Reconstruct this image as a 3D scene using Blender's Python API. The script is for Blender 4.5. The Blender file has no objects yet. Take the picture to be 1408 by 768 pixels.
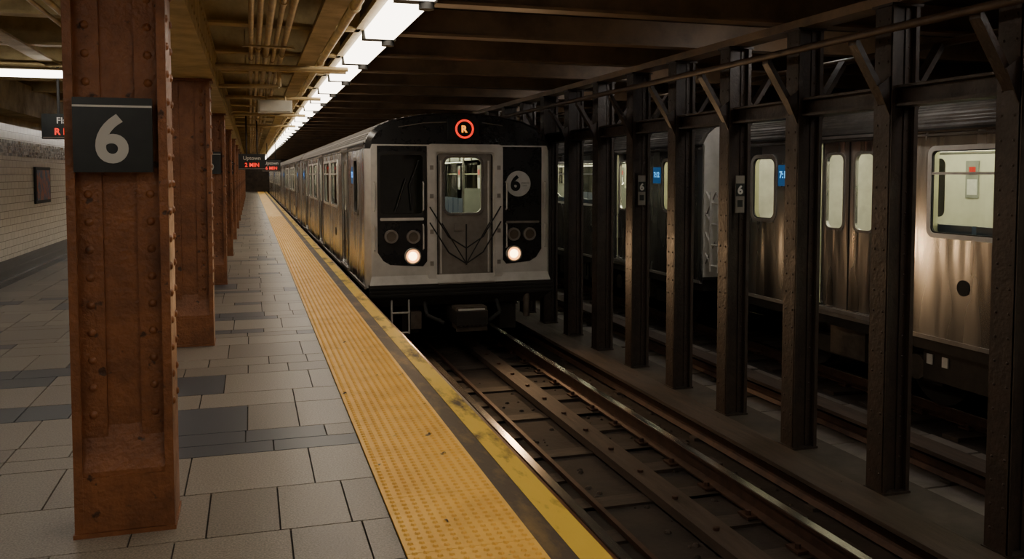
import bpy, math, random
from mathutils import Matrix, Vector
random.seed(7)
scene = bpy.context.scene
COL = scene.collection

# ------------------------------------------------------------------ materials
def mat(name, c1, c2=None, rough=0.6, metal=0.0, scale=4.0, bump=0.0, rough2=None,
        stretch=(1,1,1), spec=0.5, detail=6, lo=0.35, hi=0.7, bscale=None, speck=None, bdist=0.02):
    m = bpy.data.materials.new(name); m.use_nodes = True
    nt = m.node_tree; n = nt.nodes; l = nt.links
    b = n['Principled BSDF']
    b.inputs['Metallic'].default_value = metal
    b.inputs['Roughness'].default_value = rough
    b.inputs['Specular IOR Level'].default_value = spec
    b.inputs['Base Color'].default_value = (*c1, 1)
    if c2 is None and bump == 0 and rough2 is None:
        return m
    tc = n.new('ShaderNodeTexCoord'); mp = n.new('ShaderNodeMapping')
    mp.inputs['Scale'].default_value = stretch
    l.new(tc.outputs['Object'], mp.inputs['Vector'])
    no = n.new('ShaderNodeTexNoise'); no.inputs['Scale'].default_value = scale
    no.inputs['Detail'].default_value = detail; no.inputs['Roughness'].default_value = 0.65
    l.new(mp.outputs['Vector'], no.inputs['Vector'])
    cr = n.new('ShaderNodeValToRGB')
    cr.color_ramp.elements[0].position = lo; cr.color_ramp.elements[1].position = hi
    cr.color_ramp.elements[0].color = (*c1, 1); cr.color_ramp.elements[1].color = (*(c2 or c1), 1)
    l.new(no.outputs['Fac'], cr.inputs['Fac'])
    col = cr.outputs['Color']
    if speck:
        scl, thr, sc = speck
        n3 = n.new('ShaderNodeTexNoise'); n3.inputs['Scale'].default_value = scl; n3.inputs['Detail'].default_value = 4
        l.new(tc.outputs['Object'], n3.inputs['Vector'])
        r3 = n.new('ShaderNodeValToRGB'); r3.color_ramp.elements[0].position = thr; r3.color_ramp.elements[1].position = thr+.05
        l.new(n3.outputs['Fac'], r3.inputs['Fac'])
        mx = n.new('ShaderNodeMix'); mx.data_type = 'RGBA'
        l.new(r3.outputs['Color'], mx.inputs[0]); l.new(col, mx.inputs[6]); mx.inputs[7].default_value = (*sc, 1)
        col = mx.outputs[2]
    l.new(col, b.inputs['Base Color'])
    if rough2 is not None:
        mr = n.new('ShaderNodeMapRange'); mr.inputs['From Min'].default_value = 0.3; mr.inputs['From Max'].default_value = 0.7
        mr.inputs['To Min'].default_value = rough; mr.inputs['To Max'].default_value = rough2
        l.new(no.outputs['Fac'], mr.inputs['Value']); l.new(mr.outputs['Result'], b.inputs['Roughness'])
    if bump:
        bn = n.new('ShaderNodeBump'); bn.inputs['Strength'].default_value = bump
        bn.inputs['Distance'].default_value = bdist
        if bscale:
            n2 = n.new('ShaderNodeTexNoise'); n2.inputs['Scale'].default_value = bscale
            l.new(mp.outputs['Vector'], n2.inputs['Vector']); l.new(n2.outputs['Fac'], bn.inputs['Height'])
        else:
            l.new(no.outputs['Fac'], bn.inputs['Height'])
        l.new(bn.outputs['Normal'], b.inputs['Normal'])
    return m

def emis(name, col, strength):
    m = bpy.data.materials.new(name); m.use_nodes = True
    nt = m.node_tree; b = nt.nodes['Principled BSDF']
    b.inputs['Base Color'].default_value = (*[min(1, c)*.6 for c in col], 1)
    b.inputs['Emission Color'].default_value = (*col, 1)
    b.inputs['Emission Strength'].default_value = strength
    return m

def brickmat(name, c1, c2, mortar, bw, bh, rough, rot, msize=0.004):
    m = bpy.data.materials.new(name); m.use_nodes = True
    nt = m.node_tree; n = nt.nodes; l = nt.links; b = n['Principled BSDF']
    tc = n.new('ShaderNodeTexCoord'); sp = n.new('ShaderNodeSeparateXYZ'); cb = n.new('ShaderNodeCombineXYZ')
    l.new(tc.outputs['Object'], sp.inputs[0])
    l.new(sp.outputs[rot], cb.inputs[0]); l.new(sp.outputs['Z'], cb.inputs[1])
    br = n.new('ShaderNodeTexBrick'); br.inputs['Scale'].default_value = 1
    br.inputs['Brick Width'].default_value = bw; br.inputs['Row Height'].default_value = bh
    br.inputs['Mortar Size'].default_value = msize
    br.inputs['Color1'].default_value = (*c1, 1); br.inputs['Color2'].default_value = (*c2, 1); br.inputs['Mortar'].default_value = (*mortar, 1)
    l.new(cb.outputs[0], br.inputs['Vector']); l.new(br.outputs['Color'], b.inputs['Base Color'])
    b.inputs['Roughness'].default_value = rough
    bn = n.new('ShaderNodeBump'); bn.inputs['Strength'].default_value = 0.4; bn.inputs['Distance'].default_value = 0.004; bn.invert = True
    l.new(br.outputs['Fac'], bn.inputs['Height']); l.new(bn.outputs['Normal'], b.inputs['Normal'])
    return m

M = {}
M['rust'] = mat('red_brown_paint', (0.29,0.108,0.040), (0.135,0.05,0.020), 0.36, 0, 5, 0.35, 0.58, spec=0.5, bscale=45, speck=(14,.66,(.06,.025,.012)))
M['colblk'] = mat('dark_brown_paint', (0.052,0.034,0.025), (0.022,0.016,0.013), 0.40, 0, 4, 0.25, 0.62, bscale=30)
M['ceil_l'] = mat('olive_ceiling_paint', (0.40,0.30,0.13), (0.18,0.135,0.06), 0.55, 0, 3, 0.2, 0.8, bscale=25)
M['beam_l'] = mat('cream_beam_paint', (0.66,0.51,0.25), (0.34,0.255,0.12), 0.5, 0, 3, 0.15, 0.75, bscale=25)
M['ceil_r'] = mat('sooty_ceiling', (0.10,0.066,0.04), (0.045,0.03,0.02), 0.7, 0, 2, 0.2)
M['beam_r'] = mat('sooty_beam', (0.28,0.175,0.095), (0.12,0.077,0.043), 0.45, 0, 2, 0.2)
M['conduit'] = mat('conduit_paint', (0.72,0.57,0.31), (0.40,0.30,0.16), 0.4, 0.1, 6)
M['darkpipe'] = mat('dark_pipe', (0.11,0.07,0.045), (0.05,0.032,0.022), 0.5, 0.1, 6)
TILES = [mat('tile_%d'%i, a, b, 0.28, 0, 110, 0.08, 0.46, detail=3, lo=.38, hi=.62) for i,(a,b) in enumerate([
    ((0.150,0.128,0.102),(0.33,0.287,0.235)), ((0.130,0.111,0.089),(0.285,0.247,0.203)), ((0.172,0.148,0.119),(0.36,0.316,0.262))])]
TDARK = mat('tile_slate', (0.045,0.05,0.06), (0.105,0.11,0.125), 0.30, 0, 110, 0.05, 0.45, detail=3)
M['grout'] = mat('grout', (0.025,0.022,0.02), (0.045,0.038,0.032), 0.9, 0, 8)
M['yellow'] = mat('tactile_yellow', (1.0,0.585,0.10), (0.74,0.40,0.075), 0.38, 0, 3.5, 0, 0.58, lo=0.45, hi=0.8, detail=10, speck=(11,.69,(.10,.06,.03)))
M['yedge'] = mat('yellow_edge_paint', (0.82,0.54,0.05), (0.10,0.065,0.03), 0.5, 0, 5, 0.2, 0.7, stretch=(1,.35,1), lo=0.50, hi=0.66, detail=9)
M['wornedge'] = mat('worn_edge', (0.075,0.05,0.03), (0.28,0.17,0.05), 0.6, 0, 5, 0.3, stretch=(1,.4,1), lo=0.5, hi=0.75, detail=9)
M['concrete'] = mat('dirty_concrete', (0.080,0.060,0.046), (0.032,0.024,0.019), 0.8, 0, 2.5, 0.4, detail=9)
M['slab'] = mat('grey_slab', (0.20,0.172,0.148), (0.088,0.074,0.062), 0.7, 0, 2.5, 0.3, detail=9)
M['bed'] = mat('sooty_trackbed', (0.040,0.028,0.021), (0.016,0.012,0.010), 0.8, 0, 3, 0.6, detail=10)
M['tie'] = mat('creosote_tie', (0.055,0.038,0.028), (0.022,0.016,0.012), 0.7, 0, 4, 0.4, detail=9, stretch=(1,3,3))
M['plank'] = mat('weathered_plank', (0.088,0.057,0.041), (0.036,0.025,0.018), 0.65, 0, 4, 0.4, detail=9, stretch=(3,.4,3))
M['railside'] = mat('rusty_rail', (0.10,0.052,0.034), (0.042,0.024,0.018), 0.55, 0.4, 6)
M['railtop'] = mat('polished_rail', (0.88,0.82,0.76), (0.7,0.65,0.6), 0.22, 1.0, 3)
M['lip'] = mat('rusty_lip', (0.40,0.2,0.12), (0.16,0.075,0.045), 0.30, 0.7, 3)
M['steel'] = mat('stainless_steel', (0.63,0.635,0.64), (0.51,0.51,0.51), 0.18, 1.0, 2.0, 0.55, 0.32, stretch=(1,1.6,0.22), detail=1.5, lo=.2, hi=.8, bdist=.05)
M['steel2'] = mat('brushed_door_steel', (0.60,0.575,0.55), (0.46,0.44,0.42), 0.20, 1.0, 2.2, 0.6, 0.34, stretch=(1,2.2,0.25), detail=1.5, lo=.2, hi=.8, bdist=.05)
M['silver'] = mat('silver_paint', (0.70,0.67,0.62), (0.45,0.42,0.385), 0.36, 0.1, 3, 0, 0.5, detail=8, lo=.4, hi=.8)
M['dsteel'] = mat('dirty_steel_panel', (0.35,0.315,0.28), (0.20,0.175,0.155), 0.42, 0.4, 3, detail=8)
M['black'] = mat('gloss_black', (0.012,0.012,0.013), (0.02,0.02,0.021), 0.22, 0, 4, 0, 0.35)
M['rubber'] = mat('rubber', (0.015,0.014,0.013), None, 0.7)
M['under'] = mat('undercar_grime', (0.030,0.024,0.020), (0.014,0.012,0.010), 0.65, 0.1, 6, 0.2)
M['undl'] = mat('undercar_metal', (0.16,0.13,0.105), (0.07,0.056,0.045), 0.5, 0.4, 6)
M['roof'] = mat('roof_grey', (0.20,0.185,0.17), (0.11,0.10,0.09), 0.45, 0.5, 4)
M['cream'] = mat('interior_cream', (0.66,0.65,0.53), (0.56,0.55,0.44), 0.5)
M['panelgrey'] = mat('interior_grey_panel', (0.30,0.31,0.28), (0.24,0.25,0.22), 0.4)
M['seat'] = mat('interior_seat', (0.06,0.08,0.13), None, 0.4)
M['ifloor'] = mat('interior_floor', (0.07,0.07,0.07), None, 0.5)
M['pole'] = mat('interior_pole', (0.7,0.7,0.68), None, 0.2, 1.0)
M['white'] = mat('sign_white', (0.72,0.71,0.67), (0.6,0.59,0.55), 0.5, 0, 20)
M['signblk'] = mat('sign_black', (0.012,0.015,0.016), (0.022,0.026,0.026), 0.3, 0, 8)
M['num'] = mat('sign_grey', (0.55,0.55,0.52), None, 0.5)
M['decal'] = mat('decal_disc', (0.60,0.59,0.56), (0.5,0.49,0.46), 0.5, 0, 9)
M['housing'] = mat('fixture_housing', (0.40,0.33,0.20), (0.27,0.21,0.12), 0.5, 0, 4)
M['whitebox'] = mat('box_paint', (0.75,0.72,0.62), (0.6,0.56,0.46), 0.5, 0, 5)
M['poster'] = mat('poster_print', (0.35,0.08,0.03), (0.03,0.06,0.14), 0.4, 0, 6, lo=.45, hi=.55)
M['notice'] = mat('red_notice', (0.6,0.03,0.02), None, 0.4)
M['tubes'] = emis('platform_fluorescent', (1.0,0.88,0.72), 8.5)
M['tubew'] = emis('mezz_fluorescent', (1.0,0.93,0.82), 9.5)
M['trainfill'] = emis('far_train_fill', (1.0,0.96,0.90), 30.0)  # added fill glow for the right-hand train
M['inlight'] = emis('car_ceiling_light', (1.0,0.97,0.76), 13.0)
M['headl'] = emis('headlight_core', (1.0,0.70,0.32), 11.0)
M['headr'] = emis('headlight_reflector', (1.0,0.40,0.10), 3.0)
M['redled'] = emis('red_led', (1.0,0.03,0.015), 1.3)
M['orled'] = emis('orange_led', (1.0,0.33,0.03), 1.8)
M['ringled'] = emis('route_ring_led', (1.0,0.02,0.006), 1.5)
M['blueled'] = emis('blue_led', (0.10,0.45,0.9), 1.6)
M['bluepan'] = emis('blue_led_panel', (0.01,0.06,0.16), 0.8)
M['warmfill'] = emis('warm_fill_glow', (1.0,0.40,0.13), 26.0)  # added orange fill glow for the right-hand train
M['lampglass'] = mat('unlit_lamp', (0.16,0.13,0.10), None, 0.12, 0.3)
def glass(name, tint, fac):
    m = bpy.data.materials.new(name); m.use_nodes = True; nt = m.node_tree; n = nt.nodes; l = nt.links
    n.remove(n['Principled BSDF']); out = n['Material Output']
    tr = n.new('ShaderNodeBsdfTransparent'); tr.inputs[0].default_value = (*tint, 1)
    gl = n.new('ShaderNodeBsdfGlossy'); gl.inputs['Roughness'].default_value = 0.05
    lw = n.new('ShaderNodeLayerWeight'); lw.inputs[0].default_value = .3
    mr = n.new('ShaderNodeMapRange'); mr.inputs['To Min'].default_value = fac; mr.inputs['To Max'].default_value = .75
    mx = n.new('ShaderNodeMixShader')
    pw = n.new('ShaderNodeMath'); pw.operation='POWER'; pw.inputs[1].default_value=3
    l.new(lw.outputs['Facing'], pw.inputs[0]); l.new(pw.outputs[0], mr.inputs['Value'])
    l.new(mr.outputs['Result'], mx.inputs[0])
    l.new(tr.outputs[0], mx.inputs[1]); l.new(gl.outputs[0], mx.inputs[2]); l.new(mx.outputs[0], out.inputs['Surface'])
    return m
M['glass'] = glass('window_glass', (0.86,0.88,0.76), 0.05)
M['dglass'] = glass('cab_glass', (0.20,0.24,0.23), 0.08)
M['tilewall'] = brickmat('white_wall_tile', (0.82,0.77,0.68), (0.75,0.71,0.62), (0.30,0.27,0.22), 0.2, 0.1, 0.22, 'Y')
M['tileblk'] = brickmat('black_wall_tile', (0.02,0.022,0.024), (0.03,0.03,0.033), (0.08,0.075,0.07), 0.2, 0.1, 0.2, 'Y')
M['mosaic'] = brickmat('mosaic_band', (0.03,0.04,0.05), (0.75,0.72,0.65), (0.1,0.1,0.09), 0.07, 0.045, 0.15, 'Y', 0.003)

# ------------------------------------------------------------------ mesh builder
class MB:
    def __init__(s): s.v=[]; s.f=[]; s.mi=[]; s.mats=[]; s.sm=[]
    def idx(s, m):
        if isinstance(m, str): m = M[m]
        if m not in s.mats: s.mats.append(m)
        return s.mats.index(m)
    def add(s, vs, fs, m, smooth=False):
        o = len(s.v); i = s.idx(m)
        s.v.extend([tuple(p) for p in vs])
        for f in fs: s.f.append([a+o for a in f]); s.mi.append(i); s.sm.append(smooth)
    def box(s, x0,x1,y0,y1,z0,z1, m):
        s.add([(x0,y0,z0),(x1,y0,z0),(x1,y1,z0),(x0,y1,z0),(x0,y0,z1),(x1,y0,z1),(x1,y1,z1),(x0,y1,z1)],
              [(0,3,2,1),(4,5,6,7),(0,1,5,4),(1,2,6,5),(2,3,7,6),(3,0,4,7)], m)
    def cyl(s, p0, p1, r, m, seg=12, r2=None):
        p0=Vector(p0); p1=Vector(p1); r2 = r if r2 is None else r2
        d=(p1-p0).normalized(); a = d.orthogonal().normalized(); b = d.cross(a)
        vs=[]
        for k in range(seg):
            t=2*math.pi*k/seg; o=a*math.cos(t)+b*math.sin(t)
            vs.append(p0+o*r)
        for k in range(seg):
            t=2*math.pi*k/seg; o=a*math.cos(t)+b*math.sin(t)
            vs.append(p1+o*r2)
        s.add(vs, [(k,(k+1)%seg,seg+(k+1)%seg,seg+k) for k in range(seg)], m, True)
        s.add(vs, [tuple(range(seg))[::-1], tuple(range(seg,2*seg))], m, False)
    def path(s, pts, r, m, seg=8):
        for a,b in zip(pts[:-1],pts[1:]): s.cyl(a,b,r,m,seg)
    def prof(s, pts, y0, y1, m, closed=True, caps=True, smooth=False):
        n=len(pts); vs=[(x,y0,z) for x,z in pts]+[(x,y1,z) for x,z in pts]
        rng = range(n if closed else n-1)
        s.add(vs, [(k,(k+1)%n,n+(k+1)%n,n+k) for k in rng], m, smooth)
        if caps and closed: s.add(vs, [tuple(range(n))[::-1], tuple(range(n,2*n))], m)
    def loft(s, A, B, m, closed=False, smooth=False):
        n=len(A); rng=range(n if closed else n-1)
        s.add(list(A)+list(B), [(k,(k+1)%n,n+(k+1)%n,n+k) for k in rng], m, smooth)
    def dome(s, c, r, d, m, axis='Y-', seg=8, h=0.6):
        ax={'Y-':Vector((0,-1,0)),'Z+':Vector((0,0,1)),'X+':Vector((1,0,0)),'X-':Vector((-1,0,0))}[axis]
        a=ax.orthogonal().normalized(); b=ax.cross(a); c=Vector(c); vs=[]
        for rr,hh in ((1,0),(0.75,0.7)):
            for k in range(seg):
                t=2*math.pi*k/seg; vs.append(c+(a*math.cos(t)+b*math.sin(t))*r*rr+ax*r*h*hh)
        vs.append(c+ax*r*h)
        fs=[(k,(k+1)%seg,seg+(k+1)%seg,seg+k) for k in range(seg)]+[(seg+k,seg+(k+1)%seg,2*seg) for k in range(seg)]
        s.add(vs,fs,m,True)
    def mapped(s, vf, fn, m, smooth=False):
        s.add([fn(*p) for p in vf[0]], vf[1], m, smooth)
    def mesh(s, name):
        me=bpy.data.meshes.new(name); me.from_pydata(s.v,[],s.f)
        for m in s.mats: me.materials.append(m)
        me.polygons.foreach_set('material_index', s.mi); me.polygons.foreach_set('use_smooth', s.sm)
        me.update(); return me
    def obj(s, name, loc=(0,0,0), parent=None):
        o=bpy.data.objects.new(name, s.mesh(name)); o.location=loc; COL.objects.link(o)
        if parent: o.parent=parent
        return o
def empty(name, loc=(0,0,0)):
    e=bpy.data.objects.new(name,None); e.location=loc; COL.objects.link(e); e.empty_display_size=0.2; return e
def inst(name, me, loc, parent=None):
    o=bpy.data.objects.new(name,me); o.location=loc; COL.objects.link(o)
    if parent: o.parent=parent
    return o
def rrect(x0,x1,z0,z1,r,n=4):
    p=[]
    for cx,cz,a0 in ((x1-r,z0+r,-90),(x1-r,z1-r,0),(x0+r,z1-r,90),(x0+r,z0+r,180)):
        for k in range(n+1):
            a=math.radians(a0+90*k/n); p.append((cx+r*math.cos(a),cz+r*math.sin(a)))
    return p
def grab(cu):
    o=bpy.data.objects.new('tmp',cu); COL.objects.link(o)
    bpy.context.view_layer.update()
    dg=bpy.context.evaluated_depsgraph_get(); ev=o.evaluated_get(dg); me=ev.to_mesh()
    r=([tuple(v.co) for v in me.vertices],[tuple(p.vertices) for p in me.polygons])
    ev.to_mesh_clear(); bpy.data.objects.remove(o); bpy.data.curves.remove(cu); return r
def panel(outline, holes, th):
    cu=bpy.data.curves.new('tmp','CURVE'); cu.dimensions='2D'; cu.fill_mode='BOTH'; cu.extrude=th/2
    for pl in [outline]+list(holes):
        sp=cu.splines.new('POLY'); sp.points.add(len(pl)-1); sp.use_cyclic_u=True
        for q,(a,b) in zip(sp.points,pl): q.co=(a,b,0,1)
    return grab(cu)
def text(body, size, off=0.0, th=0.004):
    cu=bpy.data.curves.new('tmp','FONT'); cu.body=body; cu.size=size; cu.align_x='CENTER'; cu.align_y='CENTER'
    cu.offset=off; cu.extrude=th/2; cu.resolution_u=6
    v,f=grab(cu)
    xs=[p[0] for p in v]; ys=[p[1] for p in v]; cx=(min(xs)+max(xs))/2; cy=(min(ys)+max(ys))/2
    return ([(a-cx,b-cy,c) for a,b,c in v], f)
def front(cx,y,cz): return lambda u,v,w:(cx+u, y-w, cz+v)      # facing -Y
def disc(r,n=24): return [(r*math.cos(2*math.pi*k/n), r*math.sin(2*math.pi*k/n)) for k in range(n)]

Y0, Y1 = -4.0, 80.0
# ------------------------------------------------------------------ platform floor
b=MB(); b.box(-3.2,1.30,Y0,Y1,-0.45,-0.010,'grout'); 
rows=[-4,-3.4,-2.8,-2.2,-1.6,-1,-.4,.2,.9,1.5,2.1,2.7,3.3,3.72,4.25,4.82,5.02,5.25,5.83,6.2,6.78]
while rows[-1]<Y1: rows.append(rows[-1]+random.choice([.2,.3,.3,.58,.58,.38]))
dark_regions=[(5.25,5.83,-.6,.05),(5.83,6.2,-1.75,-1.1),(6.2,6.5,-.6,0.05),(4.82,5.02,-.3,.57),(5.02,5.25,-.6,.3),(2.9,3.3,-.2,.2),(6.78,7.6,-2.0,-1.3),(9.3,9.9,-.5,.2)]
g=0.004
for r0,r1 in zip(rows[:-1],rows[1:]):
    r1=min(r1,Y1)
    x=-3.2
    thin=(r1-r0)<.27
    while x<0.562:
        w=random.choice([.3,.3,.46,.6,.6]) if not thin else random.choice([.3,.45,.6])
        x2=min(x+w,0.565)
        if 0.565-x2<.12: x2=0.565
        cx,cy=(x+x2)/2,(r0+r1)/2
        dk=any(a<=cy<=c and d<=cx<=e for a,c,d,e in dark_regions)
        if r0>6.7 or cx<-.7: dk = dk or random.random()<(.22 if thin else .06)
        m=TDARK if dk else random.choice(TILES)
        b.add([(x+g,r0+g,-.01),(x2-g,r0+g,-.01),(x2-g,r1-g,-.01),(x+g,r1-g,-.01),
               (x+g,r0+g,0),(x2-g,r0+g,0),(x2-g,r1-g,0),(x+g,r1-g,0)],
              [(4,5,6,7),(0,1,5,4),(1,2,6,5),(2,3,7,6),(3,0,4,7)], m)
        x=x2
b.obj('floor')
b=MB(); y=Y0
while y<Y1:
    y2=min(y+0.61,Y1); b.box(0.568,1.10,y+.002,y2-.002,-0.008,0.004,'yellow'); y=y2
vs=[];fs=[]
yy=1.2
sp=0.047
while yy<32:
    seg=6 if yy<9 else 4
    for i in range(11):
        cx=0.598+i*sp; o=len(vs)
        if cx>1.09: continue
        for rr,h in ((.0140,.004),(.0085,.0125)):
            for k in range(seg):
                t=2*math.pi*(k+.5)/seg; vs.append((cx+rr*math.cos(t),yy+rr*math.sin(t),h))
        fs+= [(o+k,o+(k+1)%seg,o+seg+(k+1)%seg,o+seg+k) for k in range(seg)]+[tuple(range(o+seg,o+2*seg))]
    yy+=sp
b.add(vs,fs,'yellow'); b.obj('tactile_paving_strip')
b=MB()
b.box(1.10,1.21,Y0,Y1,-0.008,0.001,'wornedge'); b.box(1.21,1.335,Y0,Y1,-0.03,0.003,'yedge')
b.box(1.335,1.365,Y0,Y1,-0.10,-0.012,'lip'); b.obj('platform_edge')
b=MB(); b.box(1.20,1.30,Y0,Y1,-1.10,-0.45,'concrete')
y=Y0
while y<Y1: b.box(1.12,1.22,y,y+.12,-1.10,-.45,'concrete'); y+=1.5
b.obj('platform_retaining_wall')

# ------------------------------------------------------------------ track beds
b=MB(); b.box(1.30,4.42,Y0,Y1,-1.35,-1.10,'bed'); b.box(4.42,5.12,Y0,Y1,-1.35,-1.0,'concrete'); b.box(5.12,6.35,Y0,Y1,-1.35,-1.08,'bed')
y=Y0
while y<Y1-.6:
    b.box(5.14,6.32,y+.015,y+.58,-1.08,-1.03+random.uniform(-.01,.01),'slab'); y+=.6
b.box(6.35,9.99,Y0,Y1,-1.35,-1.08,'bed')
b.obj('track_bed')
def rail(b,x,base,top):
    b.prof([(x-.07,base),(x+.07,base),(x+.07,base+.015),(x+.012,base+.035),(x+.012,top-.04),(x+.036,top-.03),(x+.036,top-.006),(x-.036,top-.006),(x-.036,top-.03),(x-.012,top-.04),(x-.012,base+.035),(x-.07,base+.015)],Y0,Y1,'railside')
    b.box(x-.034,x+.034,Y0,Y1,top-.006,top,'railtop')
    y=Y0+.25
    while y<45:
        b.box(x-.15,x+.15,y,y+.14,base-.0,base+.018,'railside')
        for sx in(-.11,.11): b.cyl((x+sx,y+.06,base),(x+sx,y+.06,base+.05),.022,'railside',6)
        y+=.62
def third(b,x,z,sx):
    b.prof([(x-.05,z-.02),(x+.05,z-.02),(x+.03,z+.02),(x+.012,z+.03),(x+.012,z+.07),(x+.035,z+.08),(x+.035,z+.10),(x-.035,z+.10),(x-.035,z+.08),(x-.012,z+.07),(x-.012,z+.03),(x-.03,z+.02)],Y0,Y1,'railside')
    b.box(x-.11,x+.13,Y0,Y1,z+.15,z+.185,'plank')
    b.box(x+.13*sx-.02,x+.13*sx+.02,Y0,Y1,z-.01,z+.15,'plank')
    y=Y0+.3
    while y<45:
        b.box(x-.09,x+.17,y,y+.1,z-.05,z-.02,'concrete'); b.box(x+.14*sx-.03,x+.14*sx+.03,y,y+.08,z-.05,z+.17,'railside'); y+=1.86
t=empty('railroad_track')
b=MB(); y=Y0+.2; k=0
while y<Y1-.7:
    b.box(1.85,2.52,y,y+.2,-1.10,-1.075+random.uniform(-.004,.004),'tie'); b.box(3.3,4.0,y,y+.2,-1.10,-1.075+random.uniform(-.004,.004),'tie')
    if k%2==0: b.box(2.0,3.6,y,y+.2,-1.10,-1.08,'tie')
    if k%4==1: b.box(1.32,1.9,y+.25,y+.5,-1.10,-1.04,'concrete')
    y+=.62; k+=1
for _ in range(700):
    x=random.uniform(1.4,4.3); y=random.uniform(1,30); s_=random.uniform(.008,.03)
    b.dome((x,y,-1.10),s_,0,random.choice(['bed','tie','concrete']),'Z+',5,.8)
b.obj('ties',parent=t)
b=MB(); rail(b,2.22,-1.07,-.90); b.obj('running_rail_near',parent=t)
b=MB(); rail(b,3.66,-1.07,-.90); b.obj('running_rail_far',parent=t)
b=MB(); third(b,4.20,-1.05,1); b.obj('third_rail',parent=t)
b=MB(); b.box(3.0,3.22,Y0,Y1,-1.07,-.995,'plank'); b.box(2.5,2.54,Y0,Y1,-1.07,-1.03,'railside'); y=Y0
while y<40: b.cyl((3.1,y,-.997),(3.1,y,-.975),.025,'railside',6); y+=.62
b.obj('guard_timber',parent=t)
t=empty('railroad_track')
b=MB(); y=Y0+.1
while y<Y1-.5: b.box(6.5,8.8,y,y+.2,-1.08,-1.045,'tie'); y+=.62
b.obj('ties',parent=t)
b=MB(); rail(b,6.93,-1.04,-.90); b.obj('running_rail_near',parent=t)
b=MB(); rail(b,8.37,-1.04,-.90); b.obj('running_rail_far',parent=t)
b=MB(); third(b,5.50,-.98,1); b.obj('third_rail',parent=t)
b=MB(); b.box(4.42,4.54,Y0,Y1,-1.0,-.92,'plank'); b.cyl((4.38,Y0,-.97),(4.38,Y1,-.97),.03,'darkpipe'); b.obj('cable_duct')

# ------------------------------------------------------------------ walls / ceiling
b=MB()
b.box(-3.4,-3.2,Y0,Y1,-.2,.34,'tileblk'); b.box(-3.4,-3.2,Y0,Y1,.34,1.76,'tilewall')
b.box(-3.4,-3.19,Y0,Y1,1.76,1.98,'mosaic'); b.box(-3.4,-3.2,Y0,Y1,1.98,2.2,'tilewall'); b.box(-3.4,-3.2,Y0,Y1,2.2,2.95,'ceil_l')
b.obj('wall_left')
b=MB(); b.box(-3.2,-3.17,Y0,Y1,0,.07,'tileblk'); b.obj('baseboard_left')
b=MB(); b.box(10,10.2,Y0,Y1,-1.3,3.15,'concrete'); b.obj('wall_right')
b=MB(); b.box(-3.4,10.2,Y1,Y1+.2,-1.3,3.2,'concrete'); b.obj('wall_back')
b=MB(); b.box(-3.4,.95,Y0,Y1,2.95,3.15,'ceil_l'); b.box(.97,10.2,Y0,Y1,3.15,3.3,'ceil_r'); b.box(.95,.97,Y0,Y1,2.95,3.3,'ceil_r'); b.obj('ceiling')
bl=MB(); br=MB(); BY=[]
k=-6
while True:
    y=7.0+1.6*k; k+=1
    if y<Y0+.1: continue
    if y>Y1-.2: break
    BY.append(y)
    bl.box(-3.2,.85,y-.006,y+.006,2.66,2.95,'beam_l'); bl.box(-3.2,.85,y-.075,y+.075,2.64,2.66,'beam_l')
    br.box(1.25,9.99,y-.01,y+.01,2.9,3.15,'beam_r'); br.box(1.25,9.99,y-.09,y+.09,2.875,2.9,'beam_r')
bl.box(-.59,-.43,Y0,Y1,2.35,2.375,'beam_l'); bl.box(-.52,-.50,Y0,Y1,2.375,2.9,'beam_l')
bl.box(-.70,-.29,Y0,Y1,2.33,2.35,'beam_l'); bl.box(-.70,-.29,Y0,Y1,2.62,2.64,'beam_l')
bl.box(-.31,-.29,Y0,Y1,2.35,2.62,'beam_l'); bl.box(-.70,-.68,Y0,Y1,2.35,2.62,'beam_l')
bl.box(.48,.50,Y0,Y1,2.50,2.66,'beam_l'); bl.box(.42,.56,Y0,Y1,2.48,2.50,'beam_l')
bl.box(-2.0,-1.85,Y0,Y1,2.62,2.64,'beam_l')
bl.box(-3.19,-2.85,Y0,Y1,2.30,2.7,'ceil_l')
y=Y0
while y<45:
    for z in(2.40,2.57): bl.dome((-.29,y,z),.014,0,'beam_l','X+',6)
    y+=.2
bl.obj('platform_ceiling_beams')
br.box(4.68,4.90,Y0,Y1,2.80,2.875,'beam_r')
br.obj('track_ceiling_beams')

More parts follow.
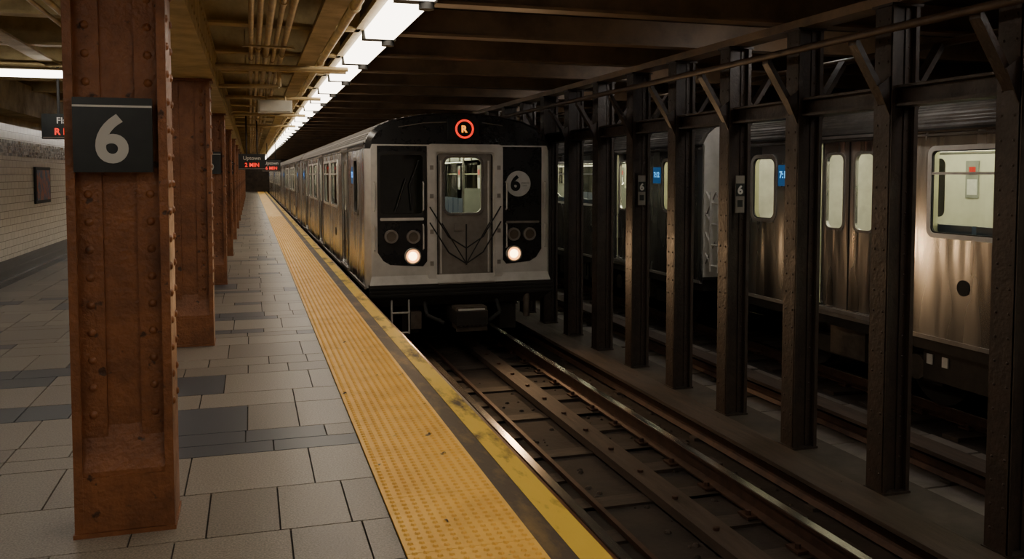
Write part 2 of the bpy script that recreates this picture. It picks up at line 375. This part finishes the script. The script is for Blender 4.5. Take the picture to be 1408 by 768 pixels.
# ------------------------------------------------------------------ built-up steel columns
def column_mesh(w,dp,h,m,boot=True,rv=.014,step=.115,seg=8):
    b=MB(); hw=w/2; hd=dp/2; t=.022
    b.box(-hw,-hw+t,-hd,hd,0,h,m); b.box(hw-t,hw,-hd,hd,0,h,m)
    wy=-hd+.055
    b.box(-hw+t,hw-t,wy,wy+.02,0,h,m); b.box(-hw+t,hw-t,hd-.075,hd-.055,0,h,m)
    aw=w*.27
    for sx in(-1,1):
        xa,xb=sorted((sx*(hw-t),sx*(hw-t-aw)))
        b.box(xa,xb,wy-.014,wy,0,h,m)
        z=.50 if boot else .12
        while z<h-.05:
            b.dome((sx*(hw-t-aw*.5),wy-.014,z),rv,0,m,'Y-',seg); 
            b.dome((sx*hw,-hd+.045,z+.04),rv,0,m,'X+' if sx>0 else 'X-',seg)
            b.dome((sx*hw,hd-.045,z+.04),rv,0,m,'X+' if sx>0 else 'X-',seg); z+=step
    for sx in(-1,1):
        xa,xb=sorted((sx*hw,sx*(hw-.034))); b.box(xa,xb,-hd-.008,-hd+.012,0,h,m)
    if boot:
        b.add([(-hw+t,-hd,0),(hw-t,-hd,0),(hw-t,-hd,.27),(-hw+t,-hd,.27),(-hw+t,wy,.45),(hw-t,wy,.45)],[(0,1,2,3),(3,2,5,4)],m)
        b.box(-hw-.006,hw+.006,-hd-.014,hd+.014,0,.018,m)
        b.box(-hw+.03,hw-.03,-hd-.006,-hd,.02,.25,m)
    else: b.box(-hw-.012,hw+.012,-hd-.012,hd+.012,0,.02,m)
    b.box(-hw-.02,hw+.02,-hd-.02,hd+.02,h-.02,h,m)
    return b
cm=column_mesh(.385,.26,2.33,'rust',rv=.018).mesh('platform_column')
PC=[-.3,4.0,8.12,12.55,16.9,21.2,25.5,29.8,34.1,38.4,42.7,47,51.3,55.6,60]
for y in PC: inst('platform_column',cm,(-.522,y,0))
cb=column_mesh(.245,.19,3.80,'colblk',False,.011,.16,6)
for sx in(-1,1):
    P=[(sx*.11,3.02),(sx*.41,3.48),(sx*.41,3.56),(sx*.11,3.10)]
    A=[(p[0],-.045,p[1]) for p in P]; B=[(p[0],.045,p[1]) for p in P]
    cb.loft(A,B,'colblk',closed=True); cb.add(A+B,[(3,2,1,0),(4,5,6,7)],'colblk')
    G=[(sx*.12,2.95),(sx*.23,3.17),(sx*.12,3.25)]
    A=[(p[0],-.08,p[1]) for p in G]; B=[(p[0],-.07,p[1]) for p in G]
    cb.loft(A,B,'colblk',closed=True); cb.add(A+B,[(2,1,0),(3,4,5)],'colblk')
cbm=cb.mesh('track_column')
y=4.44-1.165*5; RC=[]
while y<55:
    inst('track_column',cbm,(4.80,y,-1.0)); RC.append(y); y+=1.165
b=MB(); b.box(4.71,4.89,Y0,Y1,2.02,2.04,'colblk'); b.box(4.79,4.81,Y0,Y1,2.04,2.16,'colblk'); b.box(4.71,4.89,Y0,Y1,2.16,2.18,'colblk')
b.obj('column_tie_beam')
b=MB(); b.cyl((4.34,Y0,2.53),(4.34,Y1,2.53),.03,'darkpipe',10); b.cyl((5.22,Y0,2.53),(5.22,Y1,2.53),.03,'darkpipe',10)
b.obj('ceiling_pipe')

# conduits
b=MB()
for i,(x,z,r) in enumerate([(.02,2.57,.02),(.08,2.58,.022),(.145,2.56,.026),(.215,2.58,.02),(.28,2.57,.024),(.66,2.58,.03),(-1.2,2.585,.02),(-1.3,2.585,.015)]):
    b.cyl((x,Y0,z),(x,Y1-.02,z),r,'conduit',10)
    y=Y0+random.random()
    while y<40: b.cyl((x,y,z),(x,y+.06,z),r*1.35,'conduit',10); y+=2.9
for y in (8.0,8.18,11.2,14.4,17.6): b.cyl((-.28,y,2.45),(.86,y,2.45),.022,'conduit',10)
y=7.3
while y<40: b.box(-.05,.36,y,y+.04,2.525,2.54,'conduit'); b.cyl((-.03,y+.02,2.53),(-.03,y+.02,2.66),.006,'conduit',6); y+=1.6
b.path([(.28,8.7,2.57),(.28,8.75,2.45),(.28,8.8,2.36),(.05,8.85,2.36),(-.28,8.9,2.36)],.02,'conduit')
b.obj('electrical_conduits')
b=MB(); b.box(.10,.50,10.9,11.12,2.25,2.40,'whitebox'); b.box(.12,.48,10.88,10.9,2.265,2.385,'whitebox'); b.cyl((.2,11.02,2.40),(.2,11.02,2.54),.012,'conduit'); b.cyl((.42,11.02,2.40),(.42,11.02,2.48),.012,'conduit'); b.obj('junction_box')

# ------------------------------------------------------------------ lights
b=MB(); k=-7
while True:
    y=7.0+1.6*k; k+=1
    if y<Y0: continue
    if y+1.6>Y1: break
    xl,xr=.88,1.12
    b.prof([(xl-.07,2.64),(xl-.03,2.74),(xr+.03,2.74),(xr+.06,2.64)],y,y+1.6,'housing')
    b.prof([(xl,2.64),(xl+.01,2.575),(xr-.01,2.575),(xr,2.64)],y+.05,y+1.55,'tubes')
    b.box(xl-.01,xr+.01,y-.05,y+.05,2.57,2.64,'rubber')
    b.cyl(((xl+xr)/2+.07,y,2.58),((xl+xr)/2+.07,y,2.53),.05,'rubber',12)
    b.cyl(((xl+xr)/2,y,2.74),((xl+xr)/2,y,3.0),.012,'housing',6)
b.obj('fluorescent_light_strip')
for y in (-1.5,1.6,5.3,9.75,18.3,22.6,26.9,31,36,42):
    b=MB(); b.box(-2.75,-1.05,y-.12,y+.12,2.54,2.565,'housing')
    b.box(-2.72,-1.08,y-.07,y+.07,2.48,2.54,'tubew'); b.box(-2.75,-2.72,y-.08,y+.08,2.475,2.54,'housing'); b.box(-1.08,-1.05,y-.08,y+.08,2.475,2.54,'housing')
    b.obj('fluorescent_batten')
for i,y in enumerate(BY):
    if i%2 or y>50: continue
    b=MB(); b.box(5.1,6.1,y+.10,y+.26,3.0,3.06,'housing'); b.box(5.12,6.08,y+.12,y+.24,2.97,3.0,'trainfill'); b.box(5.2,5.25,y+.01,y+.2,3.06,3.15,'housing'); b.box(5.95,6.0,y+.01,y+.2,3.06,3.15,'housing'); b.obj('hidden_fill_light')  # added fill boxes, unseen behind beam flanges, brighten the far train
b=MB(); b.box(5.40,5.70,2.1,2.3,2.835,2.875,'housing'); b.box(5.45,5.65,2.13,2.27,2.79,2.835,'warmfill'); b.obj('offscreen_fill_lamp')  # added lamp out of view, gives the right car warm reflections

# ------------------------------------------------------------------ signs
b=MB(); b.box(-.148,.148,-.012,.012,-.15,.15,'signblk'); b.box(-.148,.148,-.0135,-.012,.112,.120,'white')
b.mapped(text('6',.26,.007),front(-.004,-.014,-.015),'num'); 
b.box(-.10,-.07,.012,.03,-.1,.1,'signblk'); b.box(.07,.10,.012,.03,-.1,.1,'signblk')
sg=b.mesh('column_number_sign')
for y in (PC[1],PC[3],PC[5]): inst('column_number_sign',sg,(-.53,y-.160,1.66))
b=MB(); b.box(-.05,.05,-.006,.006,-.19,.19,'dsteel'); b.box(-.05,.05,-.008,-.006,-.02,.11,'signblk'); b.mapped(text('6',.12,.004),front(0,-.009,.045),'white'); b.box(-.03,.03,-.008,-.006,-.13,-.06,'signblk')
ss=b.mesh('column_marker_plate')
for y in RC:
    if abs(y-7.935)<.1 or abs(y-10.265)<.1: inst('column_marker_plate',ss,(4.80,y-.113,1.30))
def ledsign(x0,x1,y,z0,z1,l1,l2,sz):
    b=MB(); b.box(x0,x1,y,y+.14,z0,z1,'signblk'); cx=(x0+x1)/2; h=z1-z0
    b.box(x0+.01,x1-.01,y-.004,y,z0+.01,z0+.02,'dsteel')
    b.mapped(text(l1,sz,.001,.002),front(cx,y-.003,z0+h*.70),'white'); b.mapped(text(l2,sz*1.05,.002,.002),front(cx,y-.003,z0+h*.30),'redled')
    for x in(x0+.15,x1-.15): b.cyl((x,y+.07,z1),(x,y+.07,2.64),.014,'rubber',8)
    b.obj('led_departure_sign')
ledsign(-2.06,-.80,10.0,1.87,2.13,'Flatbush Av & Brooklyn Br','R LOCAL 2 MIN  6 5 MIN',.090)
ledsign(-.22,.28,17.5,1.60,1.90,'Uptown','2 MIN',.10)
ledsign(.35,.9,28,1.60,1.95,'Uptown','6 MIN',.13)
b=MB(); b.box(-3.198,-3.165,14.9,15.9,1.05,1.62,'rubber'); b.box(-3.165,-3.16,14.95,15.85,1.1,1.57,'poster'); b.obj('framed_poster')

# ------------------------------------------------------------------ subway cars
HW=1.355; L=15.6
PROF=[(HW,-.08),(HW,1.86),(HW-.02,1.98),(HW-.08,2.09),(HW-.19,2.18),(.95,2.27),(.6,2.34),(.3,2.375),(0,2.385)]
FULL=PROF+[(-x,z) for x,z in PROF[::-1][1:]]
def car(cab=False):
    b=MB()
    wins=[(.75,1.25,.93,1.72,.09),(3.85,5.15,.93,1.74,.05),(5.55,6.8,.93,1.74,.05)]
    wins+= [(L-c,L-a,z0,z1,r) for a,c,z0,z1,r in wins]
    doors=[(2.12,3.1),(7.31,8.29),(L-3.1,L-2.12)]
    holes=[rrect(a,c,z0,z1,r) for a,c,z0,z1,r in wins]+[rrect(a,c,.0,1.9,.04) for a,c in doors]
    pn=panel([(0,-.08),(L,-.08),(L,1.93),(0,1.93)],holes,.03)
    holes2=[rrect(a,c,z0,z1,r) for a,c,z0,z1,r in wins]+[rrect(a-.02,c+.02,.01,1.88,.02) for a,c in doors]
    pi_=panel([(0.03,0),(L-.03,0),(L-.03,1.9),(0.03,1.9)],holes2,.01)
    for sx in(-1,1):
        b.mapped(pn,lambda u,v,w:(sx*(HW-.015+w-max(0,v-1.86)*.15),u,v),'steel')
        b.mapped(pi_,lambda u,v,w:(sx*(HW-.09),u,v),'cream')
        for a,c,z0,z1,r in wins:
            ring=panel(rrect(a-.035,c+.035,z0-.035,z1+.035,r+.035),[rrect(a+.01,c-.01,z0+.01,z1-.01,r)],.02)
            b.mapped(ring,lambda u,v,w:(sx*(HW+.004+w),u,v),'silver' if c-a>.8 else 'dsteel')
            gk=panel(rrect(a-.004,c+.004,z0-.004,z1+.004,r),[rrect(a+.022,c-.022,z0+.022,z1-.022,r)],.02)
            b.mapped(gk,lambda u,v,w:(sx*(HW-.006+w),u,v),'rubber')
            gx=HW-.02
            b.add([(sx*gx,a,z0),(sx*gx,c,z0),(sx*gx,c,z1),(sx*gx,a,z1)],[(0,1,2,3)],'glass')
            if c-a>.8: b.box(sx*(HW-.005)-.012,sx*(HW-.005)+.012,a,c,z1-.24,z1-.215,'silver')
        for a,c in doors:
            mid=(a+c)/2
            for p,q in((a,mid-.004),(mid+.004,c)):
                mc=(p+q)/2
                wh=rrect(mc-.145,mc+.145,.90,1.72,.07)
                dp=panel([(p,0.0),(q,0.0),(q,1.9),(p,1.9)],[wh],.03)
                b.mapped(dp,lambda u,v,w:(sx*(HW-.055+w),u,v),'steel2')
                ring=panel(rrect(mc-.175,mc+.175,.87,1.75,.09),[wh],.012)
                b.mapped(ring,lambda u,v,w:(sx*(HW-.036+w),u,v),'dsteel')
                gx=HW-.06
                b.add([(sx*gx,mc-.145,.9),(sx*gx,mc+.145,.9),(sx*gx,mc+.145,1.72),(sx*gx,mc-.145,1.72)],[(0,1,2,3)],'glass')
            b.box(sx*(HW-.04)-.003,sx*(HW-.04)+.003,mid-.012,mid+.012,0,1.9,'rubber')
            for yy_ in (a,c): b.box(sx*(HW+.002)-.004,sx*(HW+.002)+.004,yy_-.012,yy_+.004,0,1.9,'rubber')
            xa,xb=sorted((sx*(HW-.02),sx*(HW+.03))); b.box(xa,xb,a-.05,c+.05,-.05,-.01,'dsteel')
            b.box(sx*(HW+.005)-.01,sx*(HW+.005)+.01,a-.03,c+.03,1.9,1.93,'dsteel')
        xa,xb=sorted((sx*(HW-.02),sx*(HW+.012)))
        b.box(xa,xb,0,L,-.10,-.06,'dsteel'); b.box(xa,xb,0,L,1.925,1.945,'rubber')
        for s in (4.28,L-4.28): b.cyl((sx*(HW-.01),s,.45),(sx*(HW+.006),s,.45),.075,'rubber',20)
        for s in (1.32,L-1.58):
            xa,xb=sorted((sx*HW,sx*(HW+.008))); b.box(xa,xb,s,s+.26,1.36,1.62,'bluepan')
        tx=text('7:12',.115,.004,.002)
        for s in(1.45,L-1.45): b.mapped(tx,(lambda u,v,w:(HW+.010,s+u,1.50+v)) if sx>0 else (lambda u,v,w:(-HW-.010,s-u,1.50+v)),'blueled')
        for s0,s1 in((3.3,7.1),(8.5,12.3)):
            for j in range(4):
                y_=s0+.05+j*.95; xa,xb=sorted((sx*(HW-.12),sx*(HW-.10)))
                b.box(xa,xb,y_,y_+.8,1.78,1.88,random.choice(['poster','white','seat','panelgrey']))
        for s in (1.6,3.4,3.62,5.24,7.0,8.6,10.2,12.1,13.8):
            xa,xb=sorted((sx*(HW-.104),sx*(HW-.098))); b.box(xa,xb,s-.02,s+.19,1.20,1.68,'panelgrey'); b.box(xa-.002,xb+.002,s,s+.16,1.24,1.44,'white'); xa,xb=sorted((sx*(HW-.11),sx*(HW-.104))); b.box(xa,xb,s+.03,s+.13,1.5,1.6,'notice')
        for s in (3.3,7.1,8.5,12.3):
            xa,xb=sorted((sx*(HW-.12),sx*(HW-.5))); b.box(xa,xb,s-.01,s+.01,.45,1.25,'panelgrey')
    R=[p for p in FULL if p[1]>=1.86]
    b.prof(R,0,L,'roof',closed=False,smooth=True)
    for i in range(len(R)-1):
        (xa,za),(xb,zb)=R[i],R[i+1]
        if abs(xa)>.55 or abs(xb)>.55:
            for t in(.2,.5,.8):
                x=xa+(xb-xa)*t; z=za+(zb-za)*t; b.box(x-.010,x+.010,.1,L-.1,z-.01,z+.010,'roof')
    b.box(-.5,.5,2.5,5.5,2.37,2.44,'roof'); b.box(-.5,.5,10,13,2.37,2.44,'roof')
    b.box(-HW+.05,HW-.05,.02,L-.02,-.05,0,'ifloor'); b.box(-HW+.1,HW-.1,.05,L-.05,2.08,2.1,'cream')
    for sx in(-1,1):
        b.box(sx*.72-.09,sx*.72+.09,.3 if not cab else 1.4,L-.3,2.05,2.075,'inlight')
        A=[(sx*(HW-.09),.05,1.85),(sx*(HW-.09),L-.05,1.85)]; B=[(sx*.95,.05,2.08),(sx*.95,L-.05,2.08)]; b.loft(A,B,'cream')
        for s0,s1 in((3.3,7.1),(8.5,12.3)):
            xa,xb=sorted((sx*(HW-.1),sx*(HW-.52))); b.box(xa,xb,s0,s1,.38,.45,'seat')
            xa,xb=sorted((sx*(HW-.1),sx*(HW-.16)))
            j=s0+.02
            while j+.4<s1+.01: b.box(xa,xb,j,j+.42,.45,1.02,'seat'); j+=.47
            for s in(s0,(s0+s1)/2,s1): b.cyl((sx*(HW-.5),s,0),(sx*(HW-.5),s,2.08),.02,'pole',8)
            b.cyl((sx*(HW-.5),s0,1.72),(sx*(HW-.5),s1,1.72),.018,'pole',8)
            for s in(s0+.02,s1-.02): b.path([(sx*(HW-.12),s,1.3),(sx*(HW-.3),s,1.1),(sx*(HW-.5),s,.9)],.015,'pole',8)
    bulk=[(-HW,0),(-HW,1.86)]+[(x,z) for x,z in FULL[::-1] if z>1.87]+[(HW,1.86),(HW,0)]
    for yy,flag in((0.02,not cab),(L-.02,True)):
        if not flag: continue
        w_=[rrect(-.22,.22,.95,1.7,.06)]
        b.mapped(panel([(p[0]*.985,p[1]-.005) for p in bulk],w_,.03),lambda u,v,w:(u,yy+w,v),'silver')
        b.add([(-.22,yy,.95),(.22,yy,.95),(.22,yy,1.7),(-.22,yy,1.7)],[(0,1,2,3)],'glass')
        o=-1 if yy<1 else 1
        b.box(-.42,-.39,yy,yy+o*.04,0,1.9,'dsteel'); b.box(.39,.42,yy,yy+o*.04,0,1.9,'dsteel')
        for sx in(-1,1):
            if o>0:
                for zz in(.35,.65,.95,1.25): b.path([(sx*1.28,L-.02,zz),(sx*1.30,L+.2,zz-.16),(sx*1.30,L+.4,zz-.16),(sx*1.28,L+.59,zz)],.017,'silver',6)
                b.box(sx*1.30-.022,sx*1.30+.022,L+.16,L+.2,.1,1.25,'silver'); b.box(sx*1.30-.022,sx*1.30+.022,L+.38,L+.42,.1,1.25,'silver')
                for dz in (.2,.9): b.path([(sx*1.29,L+.02,dz),(sx*1.29,L+.3,dz+.35),(sx*1.29,L+.58,dz)],.012,'dsteel',6)
    b.box(-HW+.06,HW-.06,0.05,L-.05,-.22,-.05,'under')
    for s0,s1,z in((4.9,6.6,-.62),(6.8,8.4,-.7),(8.7,10.4,-.6)):
        b.box(-1.15,1.15,s0,s1,z,-.22,'under')
        for sx in(-1,1):
            xa,xb=sorted((sx*1.15,sx*1.165)); 
            for j in range(3): b.box(xa,xb,s0+.1+j*.5,s0+.5+j*.5,z+.08,-.3,'undl' if j==1 else 'under')
    for xa,sx in ((-1.165,-1),(1.165,1)): 
        for s in (3.73,3.93,9.2,L-3.93,L-3.73): x1,x2=sorted((xa,xa+.012*sx)); b.box(x1,x2,s,s+.075,-.39,-.29,'white')
        for s in (3.75,L-4.65): x1,x2=sorted((xa-.2*sx,xa)); b.box(x1,x2,s-.1,s+1.05,-.55,-.22,'under')
    for tc in(2.4,L-2.4):
        for sx in(-1,1):
            b.box(sx*1.0-.06,sx*1.0+.06,tc-1.35,tc+1.35,-.62,-.42,'under'); b.box(sx*1.02-.12,sx*1.02+.12,tc-.3,tc+.3,-.58,-.25,'undl')
            for wy in(-1.05,1.05):
                b.cyl((sx*.66,tc+wy,-.475),(sx*.80,tc+wy,-.475),.42,'under',24); b.cyl((sx*1.0,tc+wy,-.47),(sx*1.12,tc+wy,-.47),.13,'undl',14)
        for wy in(-1.05,1.05): b.cyl((-.7,tc+wy,-.47),(.7,tc+wy,-.47),.07,'under',10)
        b.box(-.9,.9,tc-.25,tc+.25,-.55,-.22,'under')
    if cab:
        FY=-.12; K=.95
        S=[(x*K if abs(x)>.01 else x,z if z<2 else z-.03) for x,z in FULL]
        A=[(p[0],0,p[1]) for p in FULL]; B=[(p[0],FY,p[1]) for p in S]
        b.loft(A[:2],B[:2],'silver'); b.loft(A[-2:],B[-2:],'silver'); b.loft(A[1:-1],B[1:-1],'black',smooth=True)
        cabwin=rrect(-1.19,-.53,.93,1.80,.07)
        dwin=rrect(-.24,.29,.96,1.74,.09)
        b.mapped(panel(S,[cabwin,rrect(-.34,.44,0.02,1.80,.02)],.02),front(0,FY+.01,0),'black')
        e=HW*K
        lreg=[(-1.20,.42),(-1.20,1.90),(-.50,1.90),(-.50,.28),(-.56,.21),(-1.02,.24),(-1.12,.30)]
        rreg=[(1.20,.42),(1.20,1.90),(.60,1.90),(.60,.28),(.66,.21),(1.02,.24),(1.12,.30)]
        outl=[(-e,.04),(e,.04),(e,1.86),(e-.02,1.92),(-e+.02,1.92),(-e,1.86)]
        b.mapped(panel(outl,[lreg,rreg,rrect(-.36,.46,.045,1.80,.05)],.024),front(0,FY-.012,0),'silver')
        b.mapped(panel(rrect(-.50,.60,.02,1.93,.06),[rrect(-.385,.485,.03,1.82,.05)],.03),front(0,FY-.03,0),'silver')
        b.add([(-e,FY-.024,.09),(e,FY-.024,.09),(e+.03,FY-.07,-.03),(-e-.03,FY-.07,-.03)],[(0,1,2,3)],'silver')
        b.mapped(panel(rrect(-.36,.46,.0,1.81,.03),[dwin],.03),front(0,FY+.03,0),'dsteel')
        b.mapped(panel(rrect(-.275,.325,.925,1.775,.11),[dwin],.02),front(0,FY+.008,0),'steel2')
        b.add([(-.24,FY+.03,.96),(.29,FY+.03,.96),(.29,FY+.03,1.74),(-.24,FY+.03,1.74)],[(0,1,2,3)],'glass')
        for xx in(-.30,.40): b.box(xx-.012,xx+.012,FY,FY+.02,.1,1.7,'silver')
        b.box(-.10,-.02,FY-.01,FY+.02,.70,.80,'dsteel')
        b.add([(-1.19,FY+.02,.93),(-.53,FY+.02,.93),(-.53,FY+.02,1.8),(-1.19,FY+.02,1.8)],[(0,1,2,3)],'dglass')
        b.mapped(panel(rrect(-1.205,-.515,.905,1.825,.09),[rrect(-1.16,-.56,.955,1.775,.05)],.02),front(0,FY-.01,0),'rubber')
        b.mapped(panel(rrect(-1.16,-.55,.86,.90,.015),[],.02),front(0,FY-.02,0),'silver')
        b.mapped(panel(rrect(.66,1.16,.80,.83,.01),[],.02),front(0,FY-.01,0),'dsteel')
        b.path([(-.62,FY-.03,1.70),(-.75,FY-.05,1.35),(-.72,FY-.04,1.0)],.01,'rubber',6); b.path([(-.95,FY-.04,.99),(-.80,FY-.045,1.45)],.012,'rubber',6)
        for lx,lz in((-1.01,.64),(-.70,.63),(.77,.64),(1.01,.64)):
            b.mapped(panel(disc(.095),[disc(.068)],.05),front(lx,FY-.02,lz),'dsteel'); b.cyl((lx,FY-.015,lz),(lx,FY-.03,lz),.068,'lampglass',20)
        for lx in(-.71,.77):
            b.mapped(panel(disc(.115),[disc(.095)],.06),front(lx,FY-.02,.36),'silver'); b.cyl((lx,FY-.012,.36),(lx,FY-.030,.36),.095,'headr',24); b.cyl((lx,FY-.03,.36),(lx,FY-.042,.36),.062,'headl',20)
        b.mapped(panel(disc(.185,32),[],.006),front(.845,FY-.006,1.37),'decal'); b.mapped(text('6',.29,.012,.003),front(.80,FY-.012,1.38),'signblk')
        b.mapped(text('LEXINGTON',.022,0,.002),front(.945,FY-.011,1.38),'signblk'); b.mapped(text('LOCAL',.022,0,.002),front(.945,FY-.011,1.34),'signblk')
        b.box(-.20,.25,FY-.03,FY,1.99,2.29,'signblk'); b.mapped(panel(disc(.135,32),[disc(.108,32)],.006),front(.04,FY-.034,2.145),'ringled'); b.mapped(text('R',.13,.006,.003),front(.04,FY-.034,2.145),'orled')
        b.path([(-.9,FY-.02,2.16),(-.55,FY-.03,2.22),(-.22,FY-.02,2.24)],.007,'dsteel',6); b.path([(.3,FY-.02,2.24),(.6,FY-.03,2.2)],.007,'dsteel',6)
        b.box(-1.32,1.32,FY-.12,FY+.1,-.20,-.03,'under')
        for z in(-.07,-.12,-.17): b.box(-1.33,1.33,FY-.135,FY-.12,z-.012,z+.012,'rubber')
        b.add([(-1.30,FY-.12,-.20),(1.30,FY-.12,-.20),(1.15,FY-.02,-.34),(-1.15,FY-.02,-.34)],[(0,1,2,3)],'under')
        b.box(-.36,.46,FY-.15,FY-.05,-.035,-.02,'dsteel')
        for dz in(0,-.22):
            b.path([(-.47,FY-.05,1.05+dz),(-.2,FY-.07,.62+dz),(.05,FY-.08,.46+dz),(.3,FY-.07,.62+dz),(.57,FY-.05,1.05+dz)],.010,'rubber',6)
        b.path([(-.30,FY-.06,.82),(.05,FY-.08,.24),(.40,FY-.06,.82)],.008,'rubber',6)
        b.cyl((.05,FY-.08,.22),(.05,FY-.08,.80),.010,'rubber',6)
        for hx in(-.56,.655,-1.24,1.24):
            for z0_,z1_ in((.45,.8),(1.0,1.4)): b.path([(hx,FY-.02,z0_),(hx,FY-.06,z0_+.02),(hx,FY-.06,z1_-.02),(hx,FY-.02,z1_)],.011,'silver',6)
        for hz in (.25,.7,1.2,1.6):
            for hx in(-.44,.54): b.box(hx-.025,hx+.025,FY-.055,FY-.04,hz-.03,hz+.03,'dsteel')
        b.box(-.22,.22,-.75,.3,-.55,-.36,'under'); b.box(-.2,.24,-.62,-.35,-.62,-.32,'undl'); b.box(-.17,.20,-.66,-.62,-.42,-.34,'silver')
        for i in range(6): b.box(-.15+i*.06,-.12+i*.06,-.66,-.62,-.58,-.46,'dsteel')
        b.box(-.2,.24,-.64,-.60,-.65,-.60,'undl')
        for hx in(-.55,.5): b.path([(hx,FY-.05,-.30),(hx,-.35,-.45),(hx*.6,-.45,-.55)],.03,'rubber',8)
        for hx in(-1.02,-.78): b.path([(hx,FY-.08,-.2),(hx,FY-.1,-.72)],.014,'silver',6)
        for z in(-.42,-.70): b.cyl((-1.02,FY-.1,z),(-.78,FY-.1,z),.014,'silver',6)
        b.path([(.95,FY-.06,-.2),(.95,FY-.06,-.55)],.05,'undl',10)
        b.box(-.75,-.60,-.2,.1,-.66,-.42,'undl')
        for sx in(-1,1): b.box(sx*.72-.12,sx*.72+.12,0,.3,-.75,-.3,'under')
        b.box(-1.2,-.45,1.15,1.18,0,2.05,'dsteel'); b.box(-1.1,-.6,.15,.5,.3,.85,'under'); b.box(-.46,-.43,.1,1.18,0,2.0,'cream')
        b.box(.55,1.2,.9,.93,0,2.05,'cream')
    return b.mesh('front_car' if cab else 'car')
CABM=car(True); CARM=car(False)
t1=empty('subway_train',(2.87,12.12,0))
inst('front_car',CABM,(0,0,0),t1)
for i in range(1,4):
    inst('passenger_car_%d'%i,CARM,(0,16.2*i,0),t1)
t2=empty('subway_train',(7.655,0,0))
for i,y in enumerate((-4.9-.001,11.3,27.5,43.7)):
    inst('passenger_car_%d'%i,CARM,(0,y,0),t2)
for i,hx in enumerate((-.71,.77)):
    sl=bpy.data.lights.new('headlight_beam','SPOT'); sl.energy=80; sl.color=(1,.62,.32); sl.spot_size=math.radians(110); sl.spot_blend=.9; sl.shadow_soft_size=.07
    o=bpy.data.objects.new('headlight_beam_%d'%i,sl); COL.objects.link(o); o.parent=t1; o.location=(hx,-.2,.36); o.rotation_euler=(math.radians(84),0,math.radians(180))

# ------------------------------------------------------------------ world & camera
w=bpy.data.worlds.new('World'); scene.world=w; w.use_nodes=True
w.node_tree.nodes['Background'].inputs[0].default_value=(1,.8,.62,1); w.node_tree.nodes['Background'].inputs[1].default_value=.12
cd=bpy.data.cameras.new('Camera'); cam=bpy.data.objects.new('Camera',cd); COL.objects.link(cam); scene.camera=cam
f=1190.0; pitch=3.0
cd.sensor_width=36; cd.lens=f/1408*36; cd.clip_start=.05; cd.clip_end=200
cam.location=(0,0,1.5); cam.rotation_euler=(math.radians(90-pitch),0,math.radians(-16.79))
cd.shift_y=-(384-240-f*math.tan(math.radians(pitch)))/1408
